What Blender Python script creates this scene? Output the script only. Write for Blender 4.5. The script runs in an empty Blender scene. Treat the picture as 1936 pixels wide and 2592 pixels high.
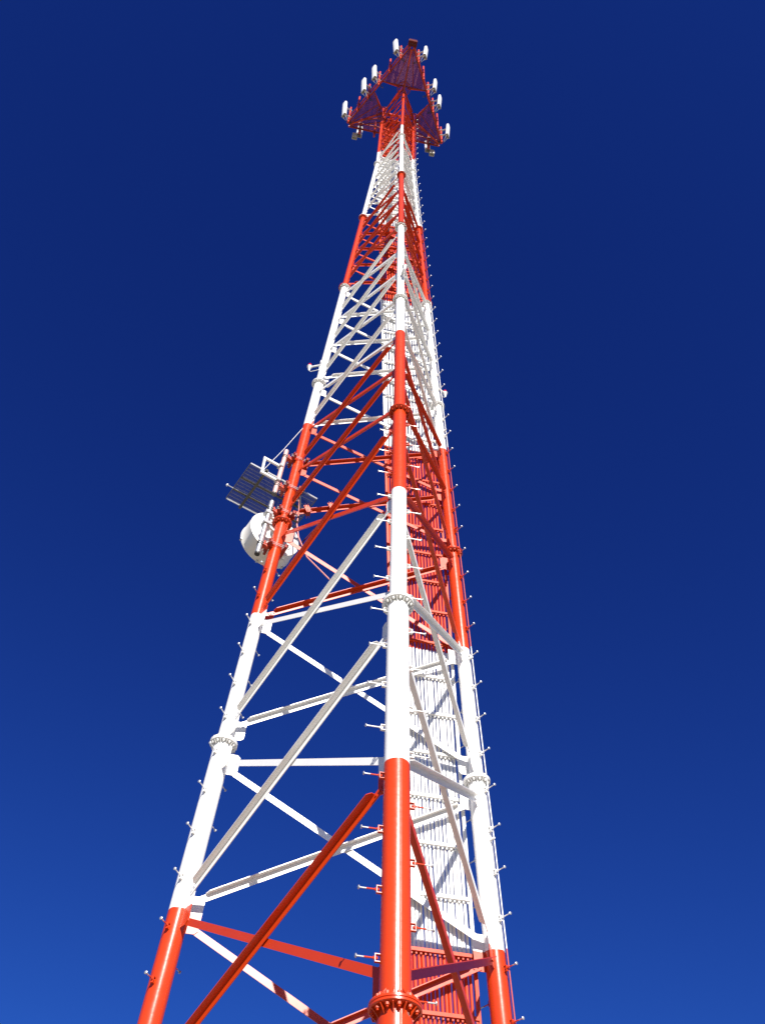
import bpy, math, random
from mathutils import Vector, Matrix
random.seed(7)
S = bpy.context.scene
COL = S.collection
R_ = math.radians

# ------------------------------------------------------------------ camera, sky, sun, exposure
H = 6.096                      # one bolted tower section (20 ft)
ZA = 12.0                      # height of the flange level counted as k = 0
CAM = Vector((0.0, -12.3703, ZA - 10.3128))
YAW, PITCH, ROLL, FPX = 0.0092504, 0.9117211, 0.0489027, 2350.527

def cam_axes():
    cy, sy = math.cos(YAW), math.sin(YAW)
    f = Vector((sy * math.cos(PITCH), cy * math.cos(PITCH), math.sin(PITCH)))
    r = Vector((cy, -sy, 0)); u = r.cross(f)
    c, s = math.cos(ROLL), math.sin(ROLL)
    return c * r + s * u, -s * r + c * u, f
_r, _u, _f = cam_axes()
cd = bpy.data.cameras.new('camera'); cam = bpy.data.objects.new('camera', cd); COL.objects.link(cam)
cd.sensor_fit = 'VERTICAL'; cd.sensor_height = 24.0; cd.lens = FPX / 2592.0 * 24.0
cd.clip_start = 0.05; cd.clip_end = 5000.0
cam.matrix_world = Matrix(((_r.x, _u.x, -_f.x, CAM.x), (_r.y, _u.y, -_f.y, CAM.y), (_r.z, _u.z, -_f.z, CAM.z), (0, 0, 0, 1)))
S.camera = cam

SUN_AZ, SUN_EL = R_(-78.5), R_(31.5)          # azimuth measured from +X towards +Y
sdir = Vector((math.cos(SUN_AZ) * math.cos(SUN_EL), math.sin(SUN_AZ) * math.cos(SUN_EL), math.sin(SUN_EL)))
sl = bpy.data.lights.new('sun', 'SUN'); sl.energy = 5.0; sl.angle = R_(0.53); sl.color = (1.0, 0.94, 0.86)
sun = bpy.data.objects.new('sun', sl); COL.objects.link(sun)
sun.rotation_euler = sdir.to_track_quat('Z', 'Y').to_euler(); sun.location = sdir * 80

W = bpy.data.worlds.new('World'); S.world = W; W.use_nodes = True
nt = W.node_tree; nt.nodes.clear()
sky = nt.nodes.new('ShaderNodeTexSky'); sky.sky_type = 'NISHITA'; sky.sun_disc = False
sky.sun_elevation = SUN_EL; sky.sun_rotation = math.pi / 2 - SUN_AZ
sky.altitude = 1500; sky.air_density = 1.0; sky.dust_density = 0.0; sky.ozone_density = 10.0
bg = nt.nodes.new('ShaderNodeBackground'); bg.inputs['Strength'].default_value = 0.1
wo = nt.nodes.new('ShaderNodeOutputWorld')
sp = nt.nodes.new('ShaderNodeSeparateColor'); cb = nt.nodes.new('ShaderNodeCombineColor')
nt.links.new(sky.outputs[0], sp.inputs[0])
for ch, gam, gain in ((0, 1.3, 0.185), (1, 1.35, 0.252), (2, 1.03, 0.585)):      # deep, saturated winter blue
    mn = nt.nodes.new('ShaderNodeMath'); mn.operation = 'MINIMUM'; mn.inputs[1].default_value = 7.0
    pw = nt.nodes.new('ShaderNodeMath'); pw.operation = 'POWER'; pw.inputs[1].default_value = gam
    gn = nt.nodes.new('ShaderNodeMath'); gn.operation = 'MULTIPLY'; gn.inputs[1].default_value = gain
    nt.links.new(sp.outputs[ch], mn.inputs[0]); nt.links.new(mn.outputs[0], pw.inputs[0])
    nt.links.new(pw.outputs[0], gn.inputs[0]); nt.links.new(gn.outputs[0], cb.inputs[ch])
nt.links.new(cb.outputs[0], bg.inputs[0]); nt.links.new(bg.outputs[0], wo.inputs[0])
S.view_settings.view_transform = 'Standard'; S.view_settings.look = 'None'
S.view_settings.exposure = 0.85; S.view_settings.gamma = 1.0; S.view_settings.use_curve_mapping = False

# ------------------------------------------------------------------ materials
def pmat(name, col, rough=0.5, metal=0.0, noise=0.06, nscale=3.0, bump=0.0, bscale=20.0, coat=0.0, emit=None):
    m = bpy.data.materials.new(name); m.use_nodes = True
    t = m.node_tree; b = t.nodes['Principled BSDF']
    b.inputs['Roughness'].default_value = rough; b.inputs['Metallic'].default_value = metal
    b.inputs['Coat Weight'].default_value = coat
    g = t.nodes.new('ShaderNodeNewGeometry')
    n = t.nodes.new('ShaderNodeTexNoise'); n.inputs['Scale'].default_value = nscale; n.inputs['Detail'].default_value = 5
    t.links.new(g.outputs['Position'], n.inputs['Vector'])
    mr = t.nodes.new('ShaderNodeMapRange'); mr.inputs['To Min'].default_value = 1 - noise; mr.inputs['To Max'].default_value = 1 + noise
    t.links.new(n.outputs[0], mr.inputs['Value'])
    mx = t.nodes.new('ShaderNodeMix'); mx.data_type = 'RGBA'; mx.blend_type = 'MULTIPLY'; mx.inputs['Factor'].default_value = 1.0
    mx.inputs[6].default_value = (*col, 1)
    t.links.new(mr.outputs[0], mx.inputs[7]); t.links.new(mx.outputs[2], b.inputs['Base Color'])
    if bump:
        n2 = t.nodes.new('ShaderNodeTexNoise'); n2.inputs['Scale'].default_value = bscale; n2.inputs['Detail'].default_value = 3
        t.links.new(g.outputs['Position'], n2.inputs['Vector'])
        bp = t.nodes.new('ShaderNodeBump'); bp.inputs['Strength'].default_value = bump; bp.inputs['Distance'].default_value = 0.01
        t.links.new(n2.outputs[0], bp.inputs['Height']); t.links.new(bp.outputs[0], b.inputs['Normal'])
    m.diffuse_color = (*col, 1)
    return m

RED = (0.545, 0.043, 0.005); WHITE = (0.80, 0.795, 0.77)
BANDS = [-1.49, -0.505, 0.510, 1.650, 2.996, 3.998, 5.255]     # paint boundaries, in sections; red below the 2nd, white above it ...

def banded(name, rough=0.3, bump=0.05, spec=0.5):
    """aviation paint: red and white bands at fixed heights up the tower, hand-cut edges"""
    m = bpy.data.materials.new(name); m.use_nodes = True
    t = m.node_tree; L = t.links; b = t.nodes['Principled BSDF']
    b.inputs['Roughness'].default_value = rough; b.inputs['Specular IOR Level'].default_value = spec
    g = t.nodes.new('ShaderNodeNewGeometry')
    sx = t.nodes.new('ShaderNodeSeparateXYZ'); L.new(g.outputs['Position'], sx.inputs[0])
    n = t.nodes.new('ShaderNodeTexNoise'); n.inputs['Scale'].default_value = 6; n.inputs['Detail'].default_value = 3
    L.new(g.outputs['Position'], n.inputs['Vector'])
    ma = t.nodes.new('ShaderNodeMath'); ma.operation = 'MULTIPLY_ADD'; ma.inputs[1].default_value = 0.05
    L.new(n.outputs[0], ma.inputs[0]); L.new(sx.outputs['Z'], ma.inputs[2])
    prev = None                                             # 1 inside a red band, 0 inside a white one
    for i, k in enumerate(BANDS):
        st = t.nodes.new('ShaderNodeMath'); st.operation = 'GREATER_THAN'; st.inputs[1].default_value = ZA + k * H + 0.025
        L.new(ma.outputs[0], st.inputs[0])
        if prev is None: prev = st; continue
        ad = t.nodes.new('ShaderNodeMath'); ad.operation = 'SUBTRACT' if i % 2 else 'ADD'
        L.new(prev.outputs[0], ad.inputs[0]); L.new(st.outputs[0], ad.inputs[1]); prev = ad
    rp = t.nodes.new('ShaderNodeMix'); rp.data_type = 'RGBA'
    rp.inputs[6].default_value = (*WHITE, 1); rp.inputs[7].default_value = (*RED, 1); L.new(prev.outputs[0], rp.inputs['Factor'])
    # gentle weathering
    n3 = t.nodes.new('ShaderNodeTexNoise'); n3.inputs['Scale'].default_value = 2.3; n3.inputs['Detail'].default_value = 8; n3.inputs['Roughness'].default_value = 0.65
    L.new(g.outputs['Position'], n3.inputs['Vector'])
    m3 = t.nodes.new('ShaderNodeMapRange'); m3.inputs['To Min'].default_value = 0.9; m3.inputs['To Max'].default_value = 1.07
    L.new(n3.outputs[0], m3.inputs['Value'])
    mx = t.nodes.new('ShaderNodeMix'); mx.data_type = 'RGBA'; mx.blend_type = 'MULTIPLY'; mx.inputs['Factor'].default_value = 1
    L.new(rp.outputs[2], mx.inputs[6]); L.new(m3.outputs[0], mx.inputs[7]); L.new(mx.outputs[2], b.inputs['Base Color'])
    n2 = t.nodes.new('ShaderNodeTexNoise'); n2.inputs['Scale'].default_value = 14; n2.inputs['Detail'].default_value = 4
    L.new(g.outputs['Position'], n2.inputs['Vector'])
    m4 = t.nodes.new('ShaderNodeMapRange'); m4.inputs['To Min'].default_value = rough - 0.06; m4.inputs['To Max'].default_value = rough + 0.08
    L.new(n2.outputs[0], m4.inputs['Value']); L.new(m4.outputs[0], b.inputs['Roughness'])
    bp = t.nodes.new('ShaderNodeBump'); bp.inputs['Strength'].default_value = bump; bp.inputs['Distance'].default_value = 0.02
    L.new(n2.outputs[0], bp.inputs['Height']); L.new(bp.outputs[0], b.inputs['Normal'])
    return m

M_BAND = banded('banded_tower_paint', 0.27)
M_CABLE = banded('banded_cable_paint', 0.42, 0.0, 0.25)
M_ANG = banded('banded_brace_paint', 0.30, 0.0, 0.5)
M_RED = pmat('red_tower_paint', RED, 0.4, noise=0.08, bump=0.05, bscale=12)
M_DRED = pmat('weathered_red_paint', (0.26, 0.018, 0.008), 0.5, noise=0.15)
M_WHT = pmat('white_gear_paint', (0.8, 0.8, 0.77), 0.35, noise=0.03)
M_GALV = pmat('galvanised_steel', (0.55, 0.56, 0.56), 0.42, 0.75, noise=0.15, nscale=8)
M_GALVP = pmat('oversprayed_galvanised_pipe', (0.66, 0.42, 0.38), 0.45, 0.25, noise=0.3, nscale=5)
M_DARK = pmat('dark_steel', (0.05, 0.05, 0.05), 0.5, 0.3)
M_RUST = pmat('dull_weathered_steel', (0.10, 0.095, 0.085), 0.65, 0.3, noise=0.25, nscale=10)
M_RADOME = pmat('white_fibreglass', (0.78, 0.79, 0.78), 0.4, noise=0.03)
M_BEIGE = pmat('beige_end_cap', (0.4, 0.37, 0.32), 0.55)
M_SHROUD = pmat('off_white_dish_shroud', (0.74, 0.72, 0.66), 0.45, noise=0.05)
M_BOX = pmat('dark_rusty_red', (0.11, 0.010, 0.006), 0.95, noise=0.25)
M_LENS = pmat('red_glass_lens', (0.55, 0.01, 0.02), 0.08, noise=0.02, coat=1.0)
M_PINK = pmat('pink_overspray_cable', (0.75, 0.3, 0.26), 0.5, noise=0.12)

# ------------------------------------------------------------------ mesh collector
class MB:
    def __init__(s): s.v = []; s.f = []; s.m = []; s.mats = []
    def mi(s, m):
        if m not in s.mats: s.mats.append(m)
        return s.mats.index(m)
    def add(s, vs, fs, m):
        o = len(s.v); s.v += [Vector(x) for x in vs]; i = s.mi(m)
        for f in fs: s.f.append([a + o for a in f]); s.m.append(i)
    def box(s, c, ax, half, m):
        c = Vector(c); a = [Vector(x).normalized() * h for x, h in zip(ax, half)]
        vs = [c + a[0] * i + a[1] * j + a[2] * k for i in (-1, 1) for j in (-1, 1) for k in (-1, 1)]
        fs = [(0, 1, 3, 2), (4, 6, 7, 5), (0, 4, 5, 1), (2, 3, 7, 6), (0, 2, 6, 4), (1, 5, 7, 3)]
        if a[0].cross(a[1]).dot(a[2]) < 0: fs = [f[::-1] for f in fs]
        s.add(vs, fs, m)
    def bar(s, p, q, w, h, m, up=(0, 0, 1)):
        p, q = Vector(p), Vector(q); d = (q - p).normalized(); up = Vector(up)
        x = d.cross(up)
        if x.length < 1e-4: x = d.cross(Vector((1, 0, 0)))
        x.normalize(); y = x.cross(d)
        s.box((p + q) / 2, (d, x, y), ((q - p).length / 2, w / 2, h / 2), m)
    def frame(s, d):
        d = Vector(d).normalized()
        x = d.cross(Vector((0.3, 0.2, 0.9)) if abs(d.z) < 0.9 else Vector((0, 1, 0))).normalized()
        return d, x, d.cross(x)
    def tube(s, p, q, r, m, n=12, r2=None, cap=True):
        p, q = Vector(p), Vector(q); d, x, y = s.frame(q - p); r2 = r if r2 is None else r2
        vs = []
        for c, rr in ((p, r), (q, r2)):
            for i in range(n):
                a = 2 * math.pi * i / n; vs.append(c + (x * math.cos(a) + y * math.sin(a)) * rr)
        fs = [(i, (i + 1) % n, n + (i + 1) % n, n + i) for i in range(n)]
        if cap: fs += [tuple(range(n))[::-1], tuple(range(n, 2 * n))]
        s.add(vs, fs, m)
    def path(s, pts, r, m, n=8):
        pts = [Vector(p) for p in pts]; vs = []
        px = None
        for i, p in enumerate(pts):
            d = (pts[min(i + 1, len(pts) - 1)] - pts[max(i - 1, 0)]).normalized()
            if px is None: _, px, _ = s.frame(d)
            px = (px - d * px.dot(d)).normalized(); y = d.cross(px)
            for j in range(n):
                a = 2 * math.pi * j / n; vs.append(p + (px * math.cos(a) + y * math.sin(a)) * r)
        fs = []
        for i in range(len(pts) - 1):
            for j in range(n): fs.append((i * n + j, i * n + (j + 1) % n, (i + 1) * n + (j + 1) % n, (i + 1) * n + j))
        fs += [tuple(range(n))[::-1], tuple(range((len(pts) - 1) * n, len(pts) * n))]
        s.add(vs, fs, m)
    def prism(s, poly, d, m):
        """closed polygon (list of points) swept along vector d"""
        n = len(poly); p = [Vector(x) for x in poly]; d = Vector(d)
        nn = Vector((0, 0, 0))
        for i in range(n): nn += p[i].cross(p[(i + 1) % n])
        if nn.dot(d) > 0: p = p[::-1]
        vs = p + [x + d for x in p]
        fs = [tuple(range(n)), tuple(range(n, 2 * n))[::-1]] + [(i, n + i, n + (i + 1) % n, (i + 1) % n) for i in range(n)]
        s.add(vs, fs, m)
    def lathe(s, c, d, prof, m, n=32):
        """profile of (axial, radius) round axis d through c"""
        c = Vector(c); d, x, y = s.frame(d); vs = []; fs = []
        for a_, r in prof:
            for i in range(n):
                t = 2 * math.pi * i / n; vs.append(c + d * a_ + (x * math.cos(t) + y * math.sin(t)) * r)
        for k in range(len(prof) - 1):
            for i in range(n): fs.append((k * n + i, k * n + (i + 1) % n, (k + 1) * n + (i + 1) % n, (k + 1) * n + i))
        fs += [tuple(range(n))[::-1], tuple(range((len(prof) - 1) * n, len(prof) * n))]
        s.add(vs, fs, m)
    def build(s, name, parent=None, smooth=40, bevel=0.0):
        if not s.v: return None
        me = bpy.data.meshes.new(name)
        off = Vector(parent.get('_o', (0, 0, 0))) if parent else Vector((0, 0, 0))
        me.from_pydata([v - off for v in s.v], [], s.f)
        for m in s.mats: me.materials.append(m)
        me.polygons.foreach_set('material_index', s.m)
        if smooth:
            me.polygons.foreach_set('use_smooth', [True] * len(me.polygons)); me.set_sharp_from_angle(angle=R_(smooth))
        o = bpy.data.objects.new(name, me); COL.objects.link(o)
        if parent: o.parent = parent; o['_o'] = tuple(off)
        if bevel:
            b = o.modifiers.new('edge', 'BEVEL'); b.width = bevel; b.segments = 2; b.limit_method = 'ANGLE'
        return o

def tag(o, label, cat, group=None):
    o['label'] = label; o['category'] = cat
    if group: o['group'] = group
    return o
def thing(name, loc, label, cat, group=None):
    o = bpy.data.objects.new(name, None); COL.objects.link(o); o.location = loc; o.empty_display_size = 0.3
    o['_o'] = tuple(loc)
    return tag(o, label, cat, group)

# ------------------------------------------------------------------ ground
def ground_mat():
    m = bpy.data.materials.new('dry_ground'); m.use_nodes = True
    t = m.node_tree; L = t.links; b = t.nodes['Principled BSDF']; b.inputs['Roughness'].default_value = 0.95
    g = t.nodes.new('ShaderNodeNewGeometry')
    n = t.nodes.new('ShaderNodeTexNoise'); n.inputs['Scale'].default_value = 0.25; n.inputs['Detail'].default_value = 10
    n2 = t.nodes.new('ShaderNodeTexNoise'); n2.inputs['Scale'].default_value = 14; n2.inputs['Detail'].default_value = 6
    for x in (n, n2): L.new(g.outputs['Position'], x.inputs['Vector'])
    mm = t.nodes.new('ShaderNodeMath'); mm.operation = 'MULTIPLY_ADD'; mm.inputs[1].default_value = 0.5
    L.new(n2.outputs[0], mm.inputs[0]); L.new(n.outputs[0], mm.inputs[2])
    rp = t.nodes.new('ShaderNodeValToRGB')
    rp.color_ramp.elements[0].position = 0.5; rp.color_ramp.elements[0].color = (0.20, 0.18, 0.13, 1)
    rp.color_ramp.elements[1].position = 0.95; rp.color_ramp.elements[1].color = (0.35, 0.325, 0.25, 1)
    L.new(mm.outputs[0], rp.inputs[0]); L.new(rp.outputs[0], b.inputs['Base Color'])
    bp = t.nodes.new('ShaderNodeBump'); bp.inputs['Strength'].default_value = 0.5; bp.inputs['Distance'].default_value = 0.04
    L.new(n2.outputs[0], bp.inputs['Height']); L.new(bp.outputs[0], b.inputs['Normal'])
    return m
gb = MB(); gb.add([(-2500, -2500, 0), (2500, -2500, 0), (2500, 2500, 0), (-2500, 2500, 0)], [(0, 1, 2, 3)], ground_mat())
go = gb.build('ground', smooth=0); go['kind'] = 'structure'

# ------------------------------------------------------------------ tower geometry
TH = 0.1506177; R0, RS = 2.640347, 0.348314
AZ = {'F': -math.pi / 2 + TH, 'L': -math.pi / 2 + TH - 2 * math.pi / 3, 'R': -math.pi / 2 + TH + 2 * math.pi / 3}
KTOP = 6.46
def rad(k): return R0 - RS * min(k, 5.0)
def legp(n, k): return Vector((rad(k) * math.cos(AZ[n]), rad(k) * math.sin(AZ[n]), ZA + H * k))
def rdir(n): return Vector((math.cos(AZ[n]), math.sin(AZ[n]), 0))
def tdir(n): return Vector((-math.sin(AZ[n]), math.cos(AZ[n]), 0))
SEG = [(-1.968, -1, .178), (-1, 0, .163), (0, 1, .138), (1, 2, .124), (2, 3, .108), (3, 4, .094), (4, 5, .083), (5, 6, .066), (6, KTOP, .058)]
def prad(k):
    for a, b, r in SEG:
        if k < b: return r
    return SEG[-1][2]

tower = thing('lattice_tower', (0, 0, 0), 'tall three-legged red and white banded steel lattice tower', 'tower')

def flange(n, k):
    mb = MB(); c = legp(n, k); d = (legp(n, k + .02) - legp(n, k - .02)).normalized()
    rb, ra = prad(k - .01), prad(k + .01)
    ro = rb * (1.50 if k < 1 else 1.62 if k < 3 else 1.78); th = 0.032 if k < 1 else 0.026
    _, x, y = mb.frame(d)
    for s_ in (-1, 1):
        a0, a1 = (0.0015, th) if s_ > 0 else (-th, -0.0015)
        mb.lathe(c, d, [(a0, ro - .006), (a0 + .005, ro), (a1 - .005, ro), (a1, ro - .006), (a1, 0.02), (a0, 0.02)], M_BAND, 40)
    nb = 12 if k < 2 else 10 if k < 4 else 8
    for i in range(nb):
        a = 2 * math.pi * (i + .25) / nb; e = x * math.cos(a) + y * math.sin(a)
        a2 = 2 * math.pi * (i + .75) / nb; e2 = x * math.cos(a2) + y * math.sin(a2); tg = d.cross(e2)
        rbolt = rb + (ro - rb) * .52; br = min(.024, (ro - rb) * .26)
        mb.tube(c + e * rbolt - d * (th + br * 1.5), c + e * rbolt - d * th, br, M_CABLE, 6)
        mb.tube(c + e * rbolt - d * (th + br * 2.3), c + e * rbolt - d * (th + br * 1.5), br * .55, M_CABLE, 8)
        mb.tube(c + e * rbolt + d * th, c + e * rbolt + d * (th + br * 1.6), br, M_CABLE, 6)
        for s_, r_ in ((-1, rb), (1, ra)):
            hh = (ro - r_) * 1.1
            p0 = c + e2 * (r_ - .004) + d * s_ * th - tg * .005
            mb.prism([p0, p0 + e2 * (ro - r_ - .012), p0 + e2 * (ro - r_ - .012) + d * s_ * .015, p0 + d * s_ * hh], tg * .010, M_BAND)
    return mb

def step_bolt(mb, n, z, side):
    """side +1 / -1: along the tangent; clip, rod, turned-up head"""
    k = (z - ZA) / H; r = prad(k); t = tdir(n) * side; c = legp(n, k)
    up = (legp(n, k + .02) - legp(n, k - .02)).normalized(); o = t.cross(up)
    p = c + t * (r - .004)
    # welded clip: U channel
    cl, ch = .052, .040
    for s_ in (-1, 1): mb.box(p + t * cl / 2 + up * s_ * ch, (t, up, o), (cl / 2, .004, .018), M_ANG)
    mb.box(p + t * (cl + .004), (t, up, o), (.004, ch + .004, .018), M_ANG)
    q = p + t * (cl + .009)
    mb.tube(q, q + t * .016, .017, M_ANG, 6); mb.tube(q - t * .035, q - t * .012, .015, M_ANG, 6)
    mb.tube(q + t * .010, q + t * .11, .009, M_ANG, 8)
    mb.tube(q + t * .11, q + t * .185, .009, M_GALV, 8)
    mb.lathe(q + t * .185, t, [(0, .012), (.004, .023), (.012, .025), (.018, .019), (.021, .006)], M_GALV, 12)

# panels: where X braces meet the legs, in sections
PANELS = []
for s0, cnt in ((-2, 2), (-1, 2), (0, 2), (1, 3), (2, 3), (3, 4), (4, 5), (5, 5)):
    lo, hi = s0 + .052, s0 + .935
    for i in range(cnt):
        a = lo + (hi - lo) * i / cnt + (.014 if i else 0); b = lo + (hi - lo) * (i + 1) / cnt - (.014 if i < cnt - 1 else 0)
        PANELS.append((a, b, s0))
PANELS += [(6.03, 6.22, 6), (6.24, 6.43, 6)]
FACES = [('L', 'F'), ('F', 'R'), ('R', 'L')]          # seen from outside: left leg, right leg

def bsize(k): return .108 if k < 0 else .100 if k < 1 else .088 if k < 3 else .076 if k < 4 else .064 if k < 5 else .055

def brace(mb, P, Q, nrm, w, outward):
    """steel angle from P to Q; nrm = outward face normal; flange on the upper edge, outside or inside"""
    d = (Q - P).normalized(); n = (nrm - d * nrm.dot(d)).normalized(); u = d.cross(n)
    if u.z < 0: u = -u
    sg = 1 if outward else -1; t = .011 if w > .08 else .008; g = .008
    c0 = n * sg * g
    hw = w / 2
    # in-plane leg
    mb.prism([P + c0 - u * hw, P + c0 + u * hw, Q + c0 + u * hw, Q + c0 - u * hw], n * sg * t, M_ANG)
    # outstanding leg, ends clipped
    e = d * .13 if (Q - P).length > 1.5 else d * .08
    b = c0 + n * sg * t
    A, B = P + e + b, Q - e + b
    mb.prism([A + u * (hw - t), A + n * sg * (w - t) * .45 + u * (hw - t), A + d * w * .55 + n * sg * (w - t) + u * (hw - t),
              B - d * w * .55 + n * sg * (w - t) + u * (hw - t), B + n * sg * (w - t) * .45 + u * (hw - t), B + u * (hw - t)], u * t, M_ANG)
    # end bolts through the gusset
    for X, s_ in ((P, 1), (Q, -1)):
        for dd in (.045, .115):
            if (Q - P).length < 2.2 and dd > .1: continue
            c = X + d * s_ * dd + n * sg * (g + t)
            mb.tube(c, c + n * sg * .014, .015, M_ANG, 6)

legs = {}
for n in 'FLR':
    mb = MB()
    for a, b, r in SEG:
        mb.tube(legp(n, a) , legp(n, b), r, M_BAND, 48)
        # longitudinal weld seam
        e = (rdir(n) * math.cos(.16) + tdir(n) * math.sin(.16))
        mb.tube(legp(n, a) + e * (r - .002), legp(n, b) + e * (r - .002), .0035, M_BAND, 6, cap=False)
    legs[n] = mb.build('leg', tower)
    for k in range(-1, 7):
        flange(n, k).build('flange', legs[n])
    ph = {'F': .22, 'L': .50, 'R': .13}[n]
    rest = MB(); i = 0
    z = ZA - 9.7 + ph
    ztop = ZA + H * {'F': 1.02, 'L': .80, 'R': 6.3}[n]
    while z < ztop:
        for side, dz in ((-1, 0.0), (1, .388)):
            zz = z + dz; kk = (zz - ZA) / H
            if min(abs(kk - round(kk)) * H, 9) < .07: continue
            if i < (33 if n != 'R' else 36):
                b = MB(); step_bolt(b, n, zz, side); b.build('step_bolt', legs[n])
            else: step_bolt(rest, n, zz, side)
            i += 1
        z += .776
    o = rest.build('step_bolt', legs[n])
    if o: o['kind'] = 'stuff'

def face_normal(a, b):
    e = (legp(b, 0) - legp(a, 0)).normalized()
    return e.cross(Vector((0, 0, 1))).normalized()

up_b = MB(); nb_ = 0
gus = {n: {} for n in 'FLR'}
for a, b, s0 in sorted(PANELS):
    for A, B in FACES:
        nr = face_normal(A, B)
        # true normal of the leaning face
        pA, pB, pA2 = legp(A, a), legp(B, a), legp(A, b)
        nt_ = (pB - pA).cross(pA2 - pA).normalized()
        if nt_.dot(nr) < 0: nt_ = -nt_
        w = bsize(a)
        for (n1, n2, out) in ((A, B, True), (B, A, False)):      # low end n1, high end n2
            P, Q = legp(n1, a), legp(n2, b); d = (Q - P).normalized()
            P = P + d * (prad(a) + .085) / max(.5, math.hypot(d.x, d.y)); Q = Q - d * (prad(b) + .085) / max(.5, math.hypot(d.x, d.y))
            if s0 < 4 and s0 > -2:
                m_ = MB(); brace(m_, P, Q, nt_, w, out); m_.build('brace', tower)
            else: brace(up_b, P, Q, nt_, w, out)
    for n in 'FLR':
        gus[n].setdefault(round(a * 3), []).append(a); gus[n].setdefault(round(b * 3), []).append(b)
o = up_b.build('brace', tower); o['kind'] = 'stuff'

def plates(levels, n):
    """gusset plates of leg n at a node: one in each of its two faces"""
    res = []
    lo, hi = min(levels), max(levels); w = bsize(lo)
    for A, B in FACES:
        if n not in (A, B): continue
        other = B if n == A else A
        k = (lo + hi) / 2
        e = (legp(other, k) - legp(n, k)); e.z = 0; e.normalize()
        up = (legp(n, k + .02) - legp(n, k - .02)).normalized()
        nr = e.cross(up).normalized()
        r = prad(k); ext = r + (.18 if lo < 1 else .125 if lo < 3 else .10)
        hh = (hi - lo) * H / 2 + w * 1.05 + (.09 if lo < 1 else .05); c = legp(n, k); cc = .05
        mb = MB()
        mb.prism([c + e * (r - .01) - up * hh - nr * .006, c + e * (ext - cc) - up * hh - nr * .006, c + e * ext - up * (hh - cc) - nr * .006,
                  c + e * ext + up * (hh - cc) - nr * .006, c + e * (ext - cc) + up * hh - nr * .006, c + e * (r - .01) + up * hh - nr * .006], nr * .012, M_ANG)
        res.append(mb)
    return res
for n in 'FLR':
    ks = sorted(set(round(x, 4) for p in PANELS for x in p[:2])); groups = []
    for k in ks:
        if groups and k - groups[-1][-1] < .06 and not (math.floor(k) != math.floor(groups[-1][-1])): groups[-1].append(k)
        else: groups.append([k])
    rest = MB(); i = 0
    for g in groups:
        for mb in plates(g, n):
            if -1 < g[0] < 4:
                mb.build('gusset_plate', legs[n])
            else:
                rest.v, o0 = rest.v, len(rest.v); rest.add(mb.v, mb.f, M_ANG)
    o = rest.build('gusset_plate', legs[n]); o['kind'] = 'stuff'

# ------------------------------------------------------------------ cable ladder on the back face
EB = (legp('L', 0) - legp('R', 0)); EB.z = 0; EB.normalize()           # from right leg towards left leg
NB = Vector((-EB.y, EB.x, 0)); NB = NB if NB.y > 0 else -NB             # outward (away from the camera)
def rdist(k): return max(.05, .33 - .095 * max(0, k + .0) if k > 0 else .33 - .06 * k)
def backp(k, f, off):
    """f 0..1 from the right edge of the ladder to its left edge"""
    dd = rdist(k) + (1.46 - rdist(k)) * f
    p = legp('R', k) + EB * dd + NB * off
    return p
KS = [-1.97, -1, 0, 1, 2, 3, 4, 5, 6.34]
LOFF = .15
lad = bpy.data.objects.new('cable_ladder', None); COL.objects.link(lad); lad.parent = tower; lad['_o'] = (0, 0, 0)
for f in (-.06, 1.03):
    m_ = MB()
    for a, b in zip(KS[:-1], KS[1:]):
        m_.bar(backp(a, f, LOFF - .01), backp(b, f, LOFF - .01), .055, .07, M_CABLE, up=NB)
    m_.build('stringer', lad)
z = -1.9 * H + .3; rr = MB(); i = 0
z0 = -.511 * H
zs = [z0 + .9144 * j for j in range(-9, 46)]
for z in zs:
    k = z / H
    if k < -1.95 or k > 6.3: continue
    m_ = MB(); p, q = backp(k, -.055, LOFF - .062), backp(k, 1.02, LOFF - .062)
    m_.bar(p, q, .045, .055, M_CABLE)
    nh = 16
    for j in range(nh):         # clamp blocks under the rung
        c = p.lerp(q, (j + .5) / nh); m_.box(c - Vector((0, 0, .045)) + NB * .012, (EB, NB, Vector((0, 0, 1))), (.014, .012, .022), M_CABLE)
    m_.build('rung', lad)
cab = bpy.data.objects.new('cable_run', None); COL.objects.link(cab); cab.parent = tower; cab['_o'] = (0, 0, 0)
NC = 17
for j in range(NC):
    f = .02 + .96 * j / (NC - 1)
    m_ = MB(); pts = []
    ktop = random.uniform(6.25, 6.36)
    for s in range(0, 60):
        k = -1.97 + (ktop + 1.97) * s / 59
        pts.append(backp(k, f, LOFF) + EB * random.uniform(-.006, .006) + NB * random.uniform(-.006, .006))
    m_.path(pts, random.choice((.0305, .0295, .0275, .0255)), M_CABLE, 10)
    m_.build('coax_cable', cab)
for j in range(7):                                   # second layer, seen left of the front leg and near the top
    f = .52 + .075 * j; m_ = MB(); pts = []
    for s in range(0, 50):
        k = .9 + 5.4 * s / 49
        pts.append(backp(k, f, LOFF + .17) + EB * random.uniform(-.012, .012) + NB * random.uniform(-.01, .01))
    m_.path(pts, .026, M_CABLE, 8); m_.build('coax_cable', cab)
# stand-off pads behind the second layer
m_ = MB()
for j in range(30):
    k = 1.0 + j * .175; p = backp(k, .48, LOFF + .10); q = backp(k, 1.0, LOFF + .10)
    m_.bar(p, q, .05, .07, M_CABLE)
m_.build('cable_hanger', cab)

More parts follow.
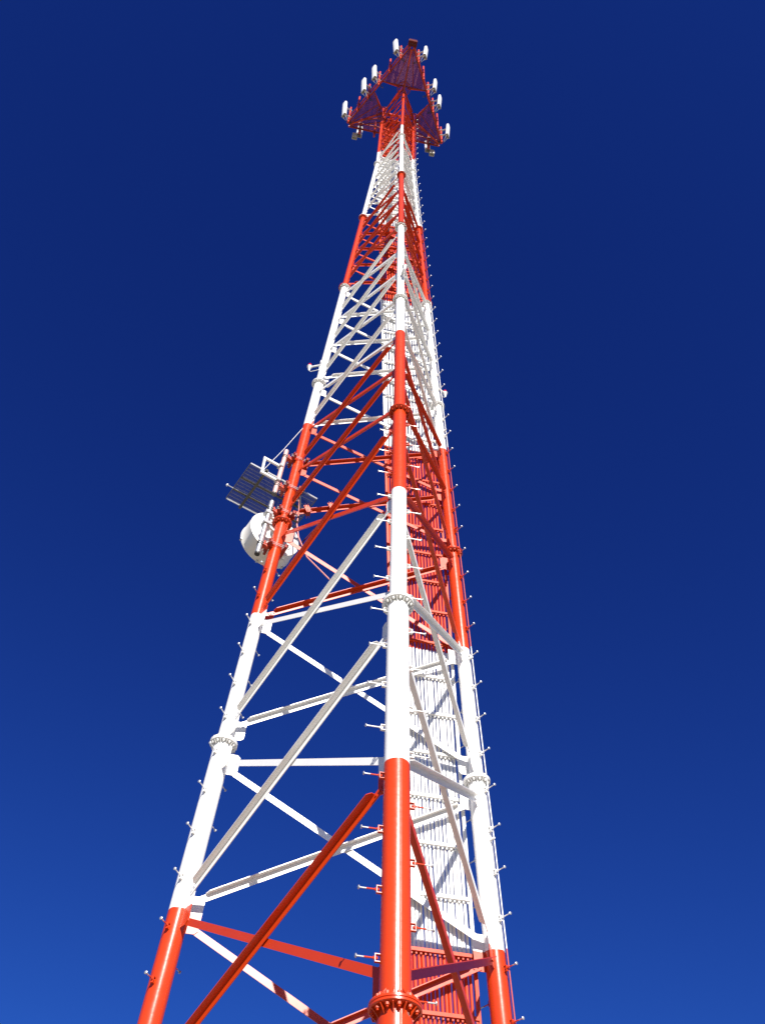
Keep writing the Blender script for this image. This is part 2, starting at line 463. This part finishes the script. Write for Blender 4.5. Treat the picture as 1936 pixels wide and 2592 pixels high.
# safety climb wire beside the right leg, and its stand-offs
m_ = MB(); pts = []
def wirep(k): return legp('R', k) - tdir('R') * (prad(k) + .075) + rdir('R') * .02
for s in range(90):
    k = -1.95 + 8.2 * s / 89; pts.append(wirep(k))
for a in range(-1, 6):
    pass
sm = []
for s, p in enumerate(pts): sm.append((pts[max(0, s - 2)] + pts[max(0, s - 1)] + p + pts[min(89, s + 1)] + pts[min(89, s + 2)]) / 5)
m_.path(sm, .009, M_CABLE, 6)
for k in [-.88, -.2, .46, 1.12, 1.78, 2.44, 3.1, 3.8, 4.5]:
    c = legp('R', k) - tdir('R') * (prad(k) - .01)
    m_.bar(c, c - tdir('R') * .115, .03, .03, M_BAND)
m_.build('safety_cable', tower)

# ------------------------------------------------------------------ antenna platform at the top
KP = 6.35; RP = 2.9; ZP = ZA + KP * H
V = {n: Vector((RP * math.cos(AZ[n]), RP * math.sin(AZ[n]), ZP)) for n in 'FLR'}
plat = thing('antenna_platform', (0, 0, ZP), 'red triangular antenna platform with mesh corner walkways round the tower top', 'platform')
SIDES = [('F', 'L'), ('F', 'R'), ('L', 'R')]
def side_n(a, b):
    m = (V[a] + V[b]) / 2; n = Vector((m.x, m.y, 0)); return n.normalized()
for a, b in SIDES:
    n = side_n(a, b); e = (V[b] - V[a]).normalized()
    m_ = MB()
    m_.tube(V[a].lerp(V[b], .03), V[a].lerp(V[b], .97), .045, M_RED, 12); m_.build('face_pipe', plat)
    m_ = MB(); u = Vector((0, 0, .95))
    m_.tube(V[a].lerp(V[b], .05) + u, V[a].lerp(V[b], .95) + u, .03, M_RED, 10)
    m_.build('hand_rail', plat)
ZUP = Vector((0, 0, 1))
for n in 'FLR':
    o1, o2 = [x for x in 'FLR' if x != n]
    c1, c2 = V[n].lerp(V[o1], .44), V[n].lerp(V[o2], .44); t1, t2 = V[n].lerp(V[o1], .055), V[n].lerp(V[o2], .055)
    dn = ZUP * -.055
    fr = MB()
    for p, q in ((c1, c2), (t1, t2), (c1, t1), (c2, t2)):
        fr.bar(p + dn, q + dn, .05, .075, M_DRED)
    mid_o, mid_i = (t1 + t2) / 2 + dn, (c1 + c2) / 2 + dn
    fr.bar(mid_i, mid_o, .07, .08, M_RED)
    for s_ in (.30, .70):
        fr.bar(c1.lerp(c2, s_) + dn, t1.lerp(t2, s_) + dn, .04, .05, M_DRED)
    fr.build('walkway_frame', plat)
    gr = MB(); inn = (c1 + c2) / 2; ax = ((t1 + t2) / 2 - inn); ln = ax.length; ax.normalize(); wx = (c2 - c1).normalized()
    wi, wo = (c2 - c1).length / 2, (t2 - t1).length / 2
    s = .02
    while s < ln:
        h = wi + (wo - wi) * s / ln; c = inn + ax * s
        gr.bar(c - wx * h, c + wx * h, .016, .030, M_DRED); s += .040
    s = -wi + .06
    while s < wi:
        l = ln if abs(s) <= wo else ln * (wi - abs(s)) / (wi - wo)
        gr.bar(inn + wx * s + ZUP * .017, inn + wx * s + ax * l + ZUP * .017, .010, .012, M_DRED); s += .10
    gr.build('grating', plat)
    # arms back to the tower leg, with a diagonal kicker
    am = MB(); lg = legp(n, KP); lg.z = ZP
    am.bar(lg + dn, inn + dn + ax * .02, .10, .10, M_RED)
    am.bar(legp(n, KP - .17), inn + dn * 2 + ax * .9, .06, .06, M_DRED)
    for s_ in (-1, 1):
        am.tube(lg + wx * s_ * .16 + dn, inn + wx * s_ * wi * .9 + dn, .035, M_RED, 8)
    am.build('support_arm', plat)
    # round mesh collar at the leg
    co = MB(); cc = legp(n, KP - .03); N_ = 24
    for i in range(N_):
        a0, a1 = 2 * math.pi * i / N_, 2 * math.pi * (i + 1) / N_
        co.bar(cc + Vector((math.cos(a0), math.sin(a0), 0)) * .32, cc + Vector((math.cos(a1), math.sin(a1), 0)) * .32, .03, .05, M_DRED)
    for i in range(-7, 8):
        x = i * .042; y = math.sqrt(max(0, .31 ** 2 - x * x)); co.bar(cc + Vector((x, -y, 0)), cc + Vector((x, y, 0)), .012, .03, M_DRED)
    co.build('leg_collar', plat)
# inner ring between the legs
m_ = MB()
for a, b in SIDES:
    m_.bar(legp(a, KP - .01), legp(b, KP - .01), .07, .09, M_RED)
m_.build('ring_beam', plat)

SLOTS = [(.16, 1), (.32, 0), (.48, 1), (.64, 1), (.80, 0), (.94, 1)]
side_txt = {('F', 'L'): 'left', ('F', 'R'): 'right'}
names = {
    ('F', 'L'): ['topmost white panel antenna on the left edge of the red platform', 'second white panel antenna down the platform\'s left edge, beside the mesh corner',
                 'third white panel antenna down the platform\'s left edge, just below the gap', 'lowest and leftmost white panel antenna, at the left platform tip'],
    ('F', 'R'): ['topmost white panel antenna on the right edge, near the platform\'s upper tip', 'second white panel antenna down the platform\'s right edge, above the gap',
                 'third white panel antenna down the platform\'s right edge, below the gap', 'lowest and rightmost white panel antenna, at the right platform tip'],
    ('L', 'R'): ['dark-bottomed panel antenna hanging under the left platform corner, behind the tower', None, None, 'dark-bottomed panel antenna hanging under the right platform corner, behind the tower']}
for a, b in SIDES:
    n = side_n(a, b); e = (V[b] - V[a]).normalized(); ai = 0
    slots = SLOTS if 'F' in (a, b) else [(.15, 1), (.30, 0), (.5, 0), (.70, 0), (.86, 1)]
    for t, ant in slots:
        p = V[a].lerp(V[b], t) + n * .055
        m_ = MB(); lo, hi = -.35, 2.35
        if 'F' not in (a, b): lo, hi = -.6, 1.9
        m_.tube(p + ZUP * lo, p + ZUP * hi, .048, M_RED, 12)
        for zc in (-.02, .93): m_.box(p + ZUP * zc - n * .03, (n, e, ZUP), (.075, .07, .04), M_DRED)
        m_.build('mount_pipe', plat)
        if not ant: continue
        lab = names[(a, b)][ai if 'F' in (a, b) else (0 if ai == 0 else 3)]; ai += 1
        ll = 2.05 if (a, b) != ('F', 'R') else 1.7
        off = .40; base = p + n * off + ZUP * (.15 if (a, b) != ('F', 'R') else .45)
        if 'F' not in (a, b): base = p + n * .3 + ZUP * -.35; ll = 1.9
        A_ = thing('panel_antenna', base, lab, 'antenna', 'white panel antennas on the tower-top platform')
        hw, hd = (.15, .08)
        tilt = n * math.sin(R_(3)) * -1
        # rounded radome section
        prof = []
        for i in range(20):
            q = 2 * math.pi * i / 20; cx, sx_ = math.cos(q), math.sin(q)
            prof.append((hw * math.copysign(abs(cx) ** .55, cx), hd * math.copysign(abs(sx_) ** .8, sx_)))
        vs = []; lv = [(0, .96), (.02, 1), (ll - .10, 1), (ll - .04, .93), (ll, .72)]
        for z_, sc in lv:
            for x_, y_ in prof: vs.append(base + e * x_ * sc + n * y_ * sc + ZUP * z_ + tilt * (ll - z_) * 1.0)
        fs = []
        for k in range(len(lv) - 1):
            for i in range(20): fs.append((k * 20 + i, k * 20 + (i + 1) % 20, (k + 1) * 20 + (i + 1) % 20, (k + 1) * 20 + i))
        fs.append(tuple(range((len(lv) - 1) * 20, len(lv) * 20)))
        if e.cross(n).z < 0: fs = [f[::-1] for f in fs]
        m_ = MB(); m_.add(vs, fs, M_RADOME); m_.build('radome', A_)
        m_ = MB(); bot = base + tilt * ll
        m_.box(bot - ZUP * .02, (e, n, ZUP), (hw * .93, hd * .9, .022), M_BEIGE)
        for s_ in (-.5, 0, .5): m_.tube(bot + e * hw * s_ - ZUP * .13, bot + e * hw * s_ - ZUP * .03, .022, M_DARK, 8)
        m_.build('end_cap', A_)
        m_ = MB()
        for zz in (.35, ll - .45):
            m_ = MB()
            pp = p.copy(); pp.z = base.z + zz; bp_ = base + ZUP * zz + tilt * (ll - zz) - n * hd
            m_.bar(pp, bp_, .06, .05, M_GALV); m_.box(pp, (n, e, ZUP), (.07, .07, .045), M_GALV)
            m_.build('bracket', A_)
        m_ = MB()
        for s_ in (-.5, .5):
            q0 = bot + e * hw * s_ - ZUP * .13; q1 = p + e * .05 * s_ - ZUP * .25
            m_.path([q0, q0 - ZUP * .15 - n * .08, q1 + n * .1 - ZUP * .08, q1 + ZUP * .08, q1 + ZUP * .2 - n * .3], .013, M_DARK, 6)
        m_.build('jumper_cable', A_)
# radio units behind the back side, and one on the upper tip
def radio(base, e, n, hw, hd, hh, mat, lab):
    T = thing('radio_unit', base, lab, 'radio unit')
    m_ = MB(); m_.box(base, (e, n, ZUP), (hw, hd, hh), mat); m_.build('housing', T, smooth=0, bevel=.02)
    m_ = MB()
    for i in range(7):
        m_.box(base + e * hw * (-.8 + 1.6 * i / 6) + n * (hd + .012), (e, n, ZUP), (.008, .014, hh * .85), mat)
    m_.build('cooling_fins', T)
    m_ = MB()
    for s_ in (-.5, 0, .5): m_.tube(base + e * hw * s_ - ZUP * (hh + .07), base + e * hw * s_ - ZUP * hh, .02, M_DARK, 8)
    m_.build('connectors', T)
nF = rdir('F'); radio(V['F'] + nF * .02 + ZUP * .10, tdir('F'), nF, .21, .13, .17, M_BOX, 'rusty red box at the very top tip of the platform')
m_ = MB()
for s_ in (-1, 1):
    m_.tube(V['F'].lerp(V['L' if s_ < 0 else 'R'], .06), V['F'] + tdir('F') * s_ * .2 + ZUP * .05, .03, M_DRED, 8)
m_.build('tip_strut', plat)
nBk = side_n('L', 'R'); eBk = (V['R'] - V['L']).normalized()
for t, lab in ((.11, 'small dark radio box hung beside the left rear antenna'), (.90, 'small dark radio box hung beside the right rear antenna')):
    radio(V['L'].lerp(V['R'], t) + nBk * .25 - ZUP * .55, eBk, nBk, .13, .09, .28, M_BEIGE, lab)

# ------------------------------------------------------------------ obstruction lights at mid height
def side_light(n, k, az, off, lab):
    c = legp(n, k); dd = Vector((math.cos(az), math.sin(az), 0)); base = c + dd * off
    T = thing('obstruction_light', base, lab, 'beacon', 'red side lights at mid height')
    m_ = MB(); m_.tube(c + dd * (prad(k) - .01), base, .028, M_WHT, 10)
    N_ = 24
    for i in range(N_):
        pass
    m_.lathe(c, (legp(n, k + .01) - legp(n, k - .01)), [(-.03, prad(k) + .002), (-.03, prad(k) + .012), (.03, prad(k) + .012), (.03, prad(k) + .002)], M_WHT, 24)
    m_.build('bracket_arm', T)
    sc = lambda pr: [(h * .62, r * .62) for h, r in pr]
    m_ = MB(); m_.lathe(base, ZUP, sc([(-.30, .02), (-.24, .05), (-.10, .055), (-.04, .075), (.0, .085), (.03, .12), (.06, .12), (.08, .09)]), M_WHT, 20); m_.build('lamp_base', T)
    m_ = MB(); m_.lathe(base, ZUP, sc([(.08, .085), (.13, .088), (.22, .084), (.30, .062), (.34, .02)]), M_LENS, 20); m_.build('lens', T)
    m_ = MB()
    m_.path([base - ZUP * .17, base - ZUP * .27 - dd * .06, c + dd * (prad(k) + .03) - ZUP * .25, c + dd * (prad(k) + .012) + ZUP * .3], .009, M_WHT, 6); m_.build('conduit', T)
side_light('L', 2.18, AZ['L'] + .1, .44, 'small red and white beacon on the left leg')
side_light('R', 2.18, AZ['R'] + .0, .40, 'small red and white beacon on the right leg, behind the climbing wire')
side_light('F', 2.26, AZ['F'] + .12, .36, 'small red and white beacon on the front leg')

# ------------------------------------------------------------------ pipe mounts, ice shield and dish on the left leg
AZP = R_(205); DP = Vector((math.cos(AZP), math.sin(AZP), 0)) * .36
def lp(z): return legp('L', z / H)
def pipe_mount(za, zb, mat, lab, clampz):
    zm = (za + zb) / 2; base = lp(zm) + DP; base.z = ZA + za
    T = thing('pipe_mount', base, lab, 'pipe mount', 'pipe mounts clamped to the left leg')
    a, b = lp(za) + DP, lp(zb) + DP
    m_ = MB(); m_.tube(a, b, .057, mat, 20); m_.build('pipe', T)
    m_ = MB(); m_.tube(a - (b - a).normalized() * .015, a + (b - a).normalized() * .035, .060, M_DARK, 20); m_.build('end_cap', T)
    ez = (b - a).normalized(); ed = DP.normalized(); ex = ez.cross(ed)
    for zc in clampz:
        c = lp(zc); p = c + DP; r = prad(zc / H)
        m_ = MB()
        for s_ in (-1, 1):       # pair of clamp angles across the leg, held by threaded rods
            off = ed * s_ * (r + .03)
            m_.box(c + off + ex * .0, (ex, ed, ez), (.23, .028, .045), M_DRED)
            m_.box(c + off + ed * s_ * .026 + ez * .036, (ex, ed, ez), (.23, .03, .008), M_RED)
        for s_ in (-1, 1):
            for h_ in (-.025, .025):
                m_.tube(c + ex * s_ * (r + .035) + ez * h_ - ed * (r + .14), c + ex * s_ * (r + .035) + ez * h_ + ed * (r + .12), .009, M_GALV, 6)
        m_.box(c + ed * (r + .09), (ex, ed, ez), (.045, .07, .05), M_RED)
        m_.build('leg_clamp', T)
        m_ = MB(); m_.box(p - ed * .075, (ex, ed, ez), (.085, .014, .06), M_RED)
        for h_ in (-.03, .03):
            m_.lathe(p + ez * h_, ez, [(-.008, .055), (-.008, .069), (.008, .069), (.008, .055)], M_DARK, 18)
            for s_ in (-1, 1): m_.tube(p + ez * h_ + ex * s_ * .062, p + ez * h_ + ex * s_ * .062 - ed * .13, .008, M_GALV, 6)
        m_.build('u_bolt_clamp', T)
    return T
pipe_mount(6.96, 8.71, M_GALVP, 'pinkish pipe clamped beside the left leg, upper of two', (7.30, 8.45))
pipe_mount(4.86, 6.67, M_GALV, 'grey galvanised pipe clamped beside the left leg, behind it the white drum', (5.20, 6.38))

AZD = R_(121); DD = Vector((math.cos(AZD), math.sin(AZD), 0)); DE = Vector((math.cos(R_(31)), math.sin(R_(31)), 0))
# ice shield
ZI = ZA + 7.95; A0 = Vector((-3.09, .52, ZI)); LW, LD = 1.86, 1.28
ish = thing('ice_shield', A0 + DE * LW / 2 + DD * LD / 2, 'dark steel bar grating shelf above the white drum on the left leg', 'ice shield')
g_ = MB()
x = .03
while x < LW - .02:
    g_.bar(A0 + DE * x + DD * .02, A0 + DE * x + DD * (LD - .02), .0045, .024, M_RUST); x += .030
y = .06
while y < LD:
    g_.bar(A0 + DE * .01 + DD * y + ZUP * .019, A0 + DE * (LW - .01) + DD * y + ZUP * .016, .004, .006, M_RUST); y += .10
g_.build('grating', ish)
f_ = MB()
for s_ in (0, LD): f_.bar(A0 + DD * s_, A0 + DE * LW + DD * s_, .014, .045, M_GALV)
for s_ in (0, LW): f_.bar(A0 + DE * s_ + DD * .007, A0 + DE * s_ + DD * (LD - .007), .014, .04, M_RUST)
f_.build('edge_frame', ish)
f_ = MB()
for s_ in (.37, .70): f_.bar(A0 + DD * LD * s_ + DE * .008 - ZUP * .035, A0 + DE * (LW - .008) + DD * LD * s_ - ZUP * .035, .045, .028, M_RUST)
f_.build('cross_angle', ish)
f_ = MB()
for s_ in (.40, 1.42):
    f_.bar(A0 + DE * s_ - DD * .12 - ZUP * .085, A0 + DE * s_ + DD * (LD + .01) - ZUP * .085, .06, .07, M_RUST)
f_.build('support_beam', ish)
pc = lp(7.66) + DP
f_ = MB(); L0, L1 = -.46, -.07; zt, zb = ZA + 8.02, ZA + 7.44
q = lambda u_, z_: Vector((pc.x, pc.y, 0)) + DE * u_ - DD * .02 + ZUP * z_
f_.bar(q(L0 - .03, zt), q(L1, zt), .05, .06, M_WHT); f_.bar(q(L0 - .03, zb), q(L1, zb), .05, .06, M_WHT)
f_.bar(q(L0, zb + .03), q(L0, zt - .03), .05, .06, M_WHT, up=DD)
for z_ in (zt, zb): f_.box(q(-.03, z_), (DE, DD, ZUP), (.05, .075, .035), M_GALV)
f_.build('white_mounting_frame', ish)
f_ = MB(); f_.tube(A0 + DE * 1.42 + DD * .2 - ZUP * .12, lp(7.2) + DE * .12, .02, M_DRED, 8); f_.build('stay_tube', ish)
m_ = MB(); c0 = A0 + DE * .34 + DD * .02; c1 = lp(9.9) - DE * .12
m_.path([c0, c0.lerp(c1, .5) - ZUP * .06, c1], .007, M_WHT, 6); m_.build('stay_wire', ish)
m_ = MB(); p0 = A0 - DE * .02 + DD * .88 - ZUP * .03
m_.tube(p0 + DE * .15, p0 - DE * .13, .012, M_GALV, 8); m_.lathe(p0 - DE * .13, -DE, [(0, .01), (.01, .035), (.035, .038), (.05, .015)], M_WHT, 14); m_.build('end_ball', ish)

# drum dish
DC = Vector((-2.29, 1.14, ZA + 6.10)); RD = .635
dish = thing('drum_dish', DC, 'white shrouded microwave drum dish behind the left leg, below the grating', 'dish')
m_ = MB(); m_.lathe(DC, DD, [(0.0, RD - .03), (.012, RD), (.42, RD), (.44, RD + .015), (.47, RD + .015), (.47, RD - .02), (.06, RD - .03)], M_SHROUD, 64); m_.build('shroud', dish)
m_ = MB(); m_.lathe(DC, DD, [(-.06, .10), (-.055, .22), (-.035, .40), (-.008, RD - .04), (.004, RD - .02), (.03, RD - .05)], M_WHT, 64); m_.build('reflector_back', dish)
m_ = MB(); m_.lathe(DC, DD, [(.455, RD - .01), (.50, RD - .05), (.60, RD * .7), (.66, RD * .35), (.67, .02)], M_RADOME, 64); m_.build('radome', dish)
m_ = MB(); m_.lathe(DC, -DD, [(.04, .16), (.12, .15), (.12, .09), (.25, .08), (.28, .05)], M_WHT, 24)
pp = lp(5.95) + DP; h0 = DC - DD * .16
m_.bar(h0 + ZUP * .14, Vector((pp.x, pp.y, h0.z + .14)), .06, .06, M_WHT); m_.bar(h0 - ZUP * .22, Vector((pp.x, pp.y, h0.z - .22)), .06, .06, M_WHT)
m_.box(h0 - ZUP * .04, (DE, DD, ZUP), (.10, .04, .26), M_WHT)
for s_ in (.14, -.22):
    m_.box(Vector((pp.x, pp.y, h0.z + s_)), (DE, DD, ZUP), (.085, .085, .04), M_GALV)
m_.build('mount', dish)
m_ = MB()
for i in range(6):
    a = 2 * math.pi * i / 6 + .3; c = DC + (DE * math.cos(a) + ZUP * math.sin(a)) * (RD + .02) + DD * .44
    m_.tube(c - DD * .03, c + DD * .04, .022, M_GALV, 8)
m_.build('rim_clip', dish)
m_ = MB(); f0 = DC - DD * .27; g0 = lp(6.3) + tdir('L') * -.0 + Vector((.28, .02, 0))
m_.path([f0, f0 - DD * .12 + ZUP * .05, f0 - DD * .1 + DE * .35 + ZUP * .35, g0 + DE * .05 + ZUP * .6, g0 + ZUP * 1.0], .012, M_DARK, 8)
m_.build('feed_cable', dish)
# side strut from the drum rim to a clamp on the rear brace, and a second spare clamp
bA, bB = legp('L', 1.052), legp('R', 1.332); bd = (bB - bA).normalized(); bn = -face_normal('R', 'L')
for f_, h_ in ((.13, 0), (.27, 1)):
    c = bA.lerp(bB, f_) + bn * .03; bu = bd.cross(bn).normalized(); bu = bu if bu.z > 0 else -bu
    m_ = MB(); m_.box(c, (bd, bn, bu), (.05, .07, .085), M_DRED)
    for q_ in (-1, 1):
        for w_ in (-1, 1): m_.tube(c + bd * q_ * .035 + bu * w_ * .095 - bn * .12, c + bd * q_ * .035 + bu * w_ * .095 + bn * .15, .008, M_DRED, 6)
    m_.box(c + bn * .085, (bd, bn, bu), (.06, .012, .12), M_RED)
    if h_: m_.tube(c + bn * .1, c + bn * .1 - bu * .2 + bd * .05, .012, M_DRED, 8)
    m_.build('brace_clamp', tower)
m_ = MB(); m_.tube(DC + DE * (RD - .05) - ZUP * .1 + DD * .1, bA.lerp(bB, .27) - ZUP * .06, .014, M_BOX, 8); m_.build('side_strut', dish)
# painted waveguide running from the mounts down the brace
wg = MB(); s0 = lp(7.05) + DE * .17 - DD * .02
wg.path([s0 + ZUP * .25, s0 + DE * .10 + ZUP * .02, s0 + DE * .13 - ZUP * .35, s0 + DE * .13 - ZUP * .8, s0 + DE * .22 - ZUP * 1.2, s0 + DE * .55 - ZUP * 1.55 + DD * .12, s0 + DE * 1.3 - ZUP * 2.0 + DD * .1], .016, M_PINK, 8)
tag(wg.build('waveguide_cable'), 'pinkish red looping cable beside the left leg, right of the white drum', 'cable')
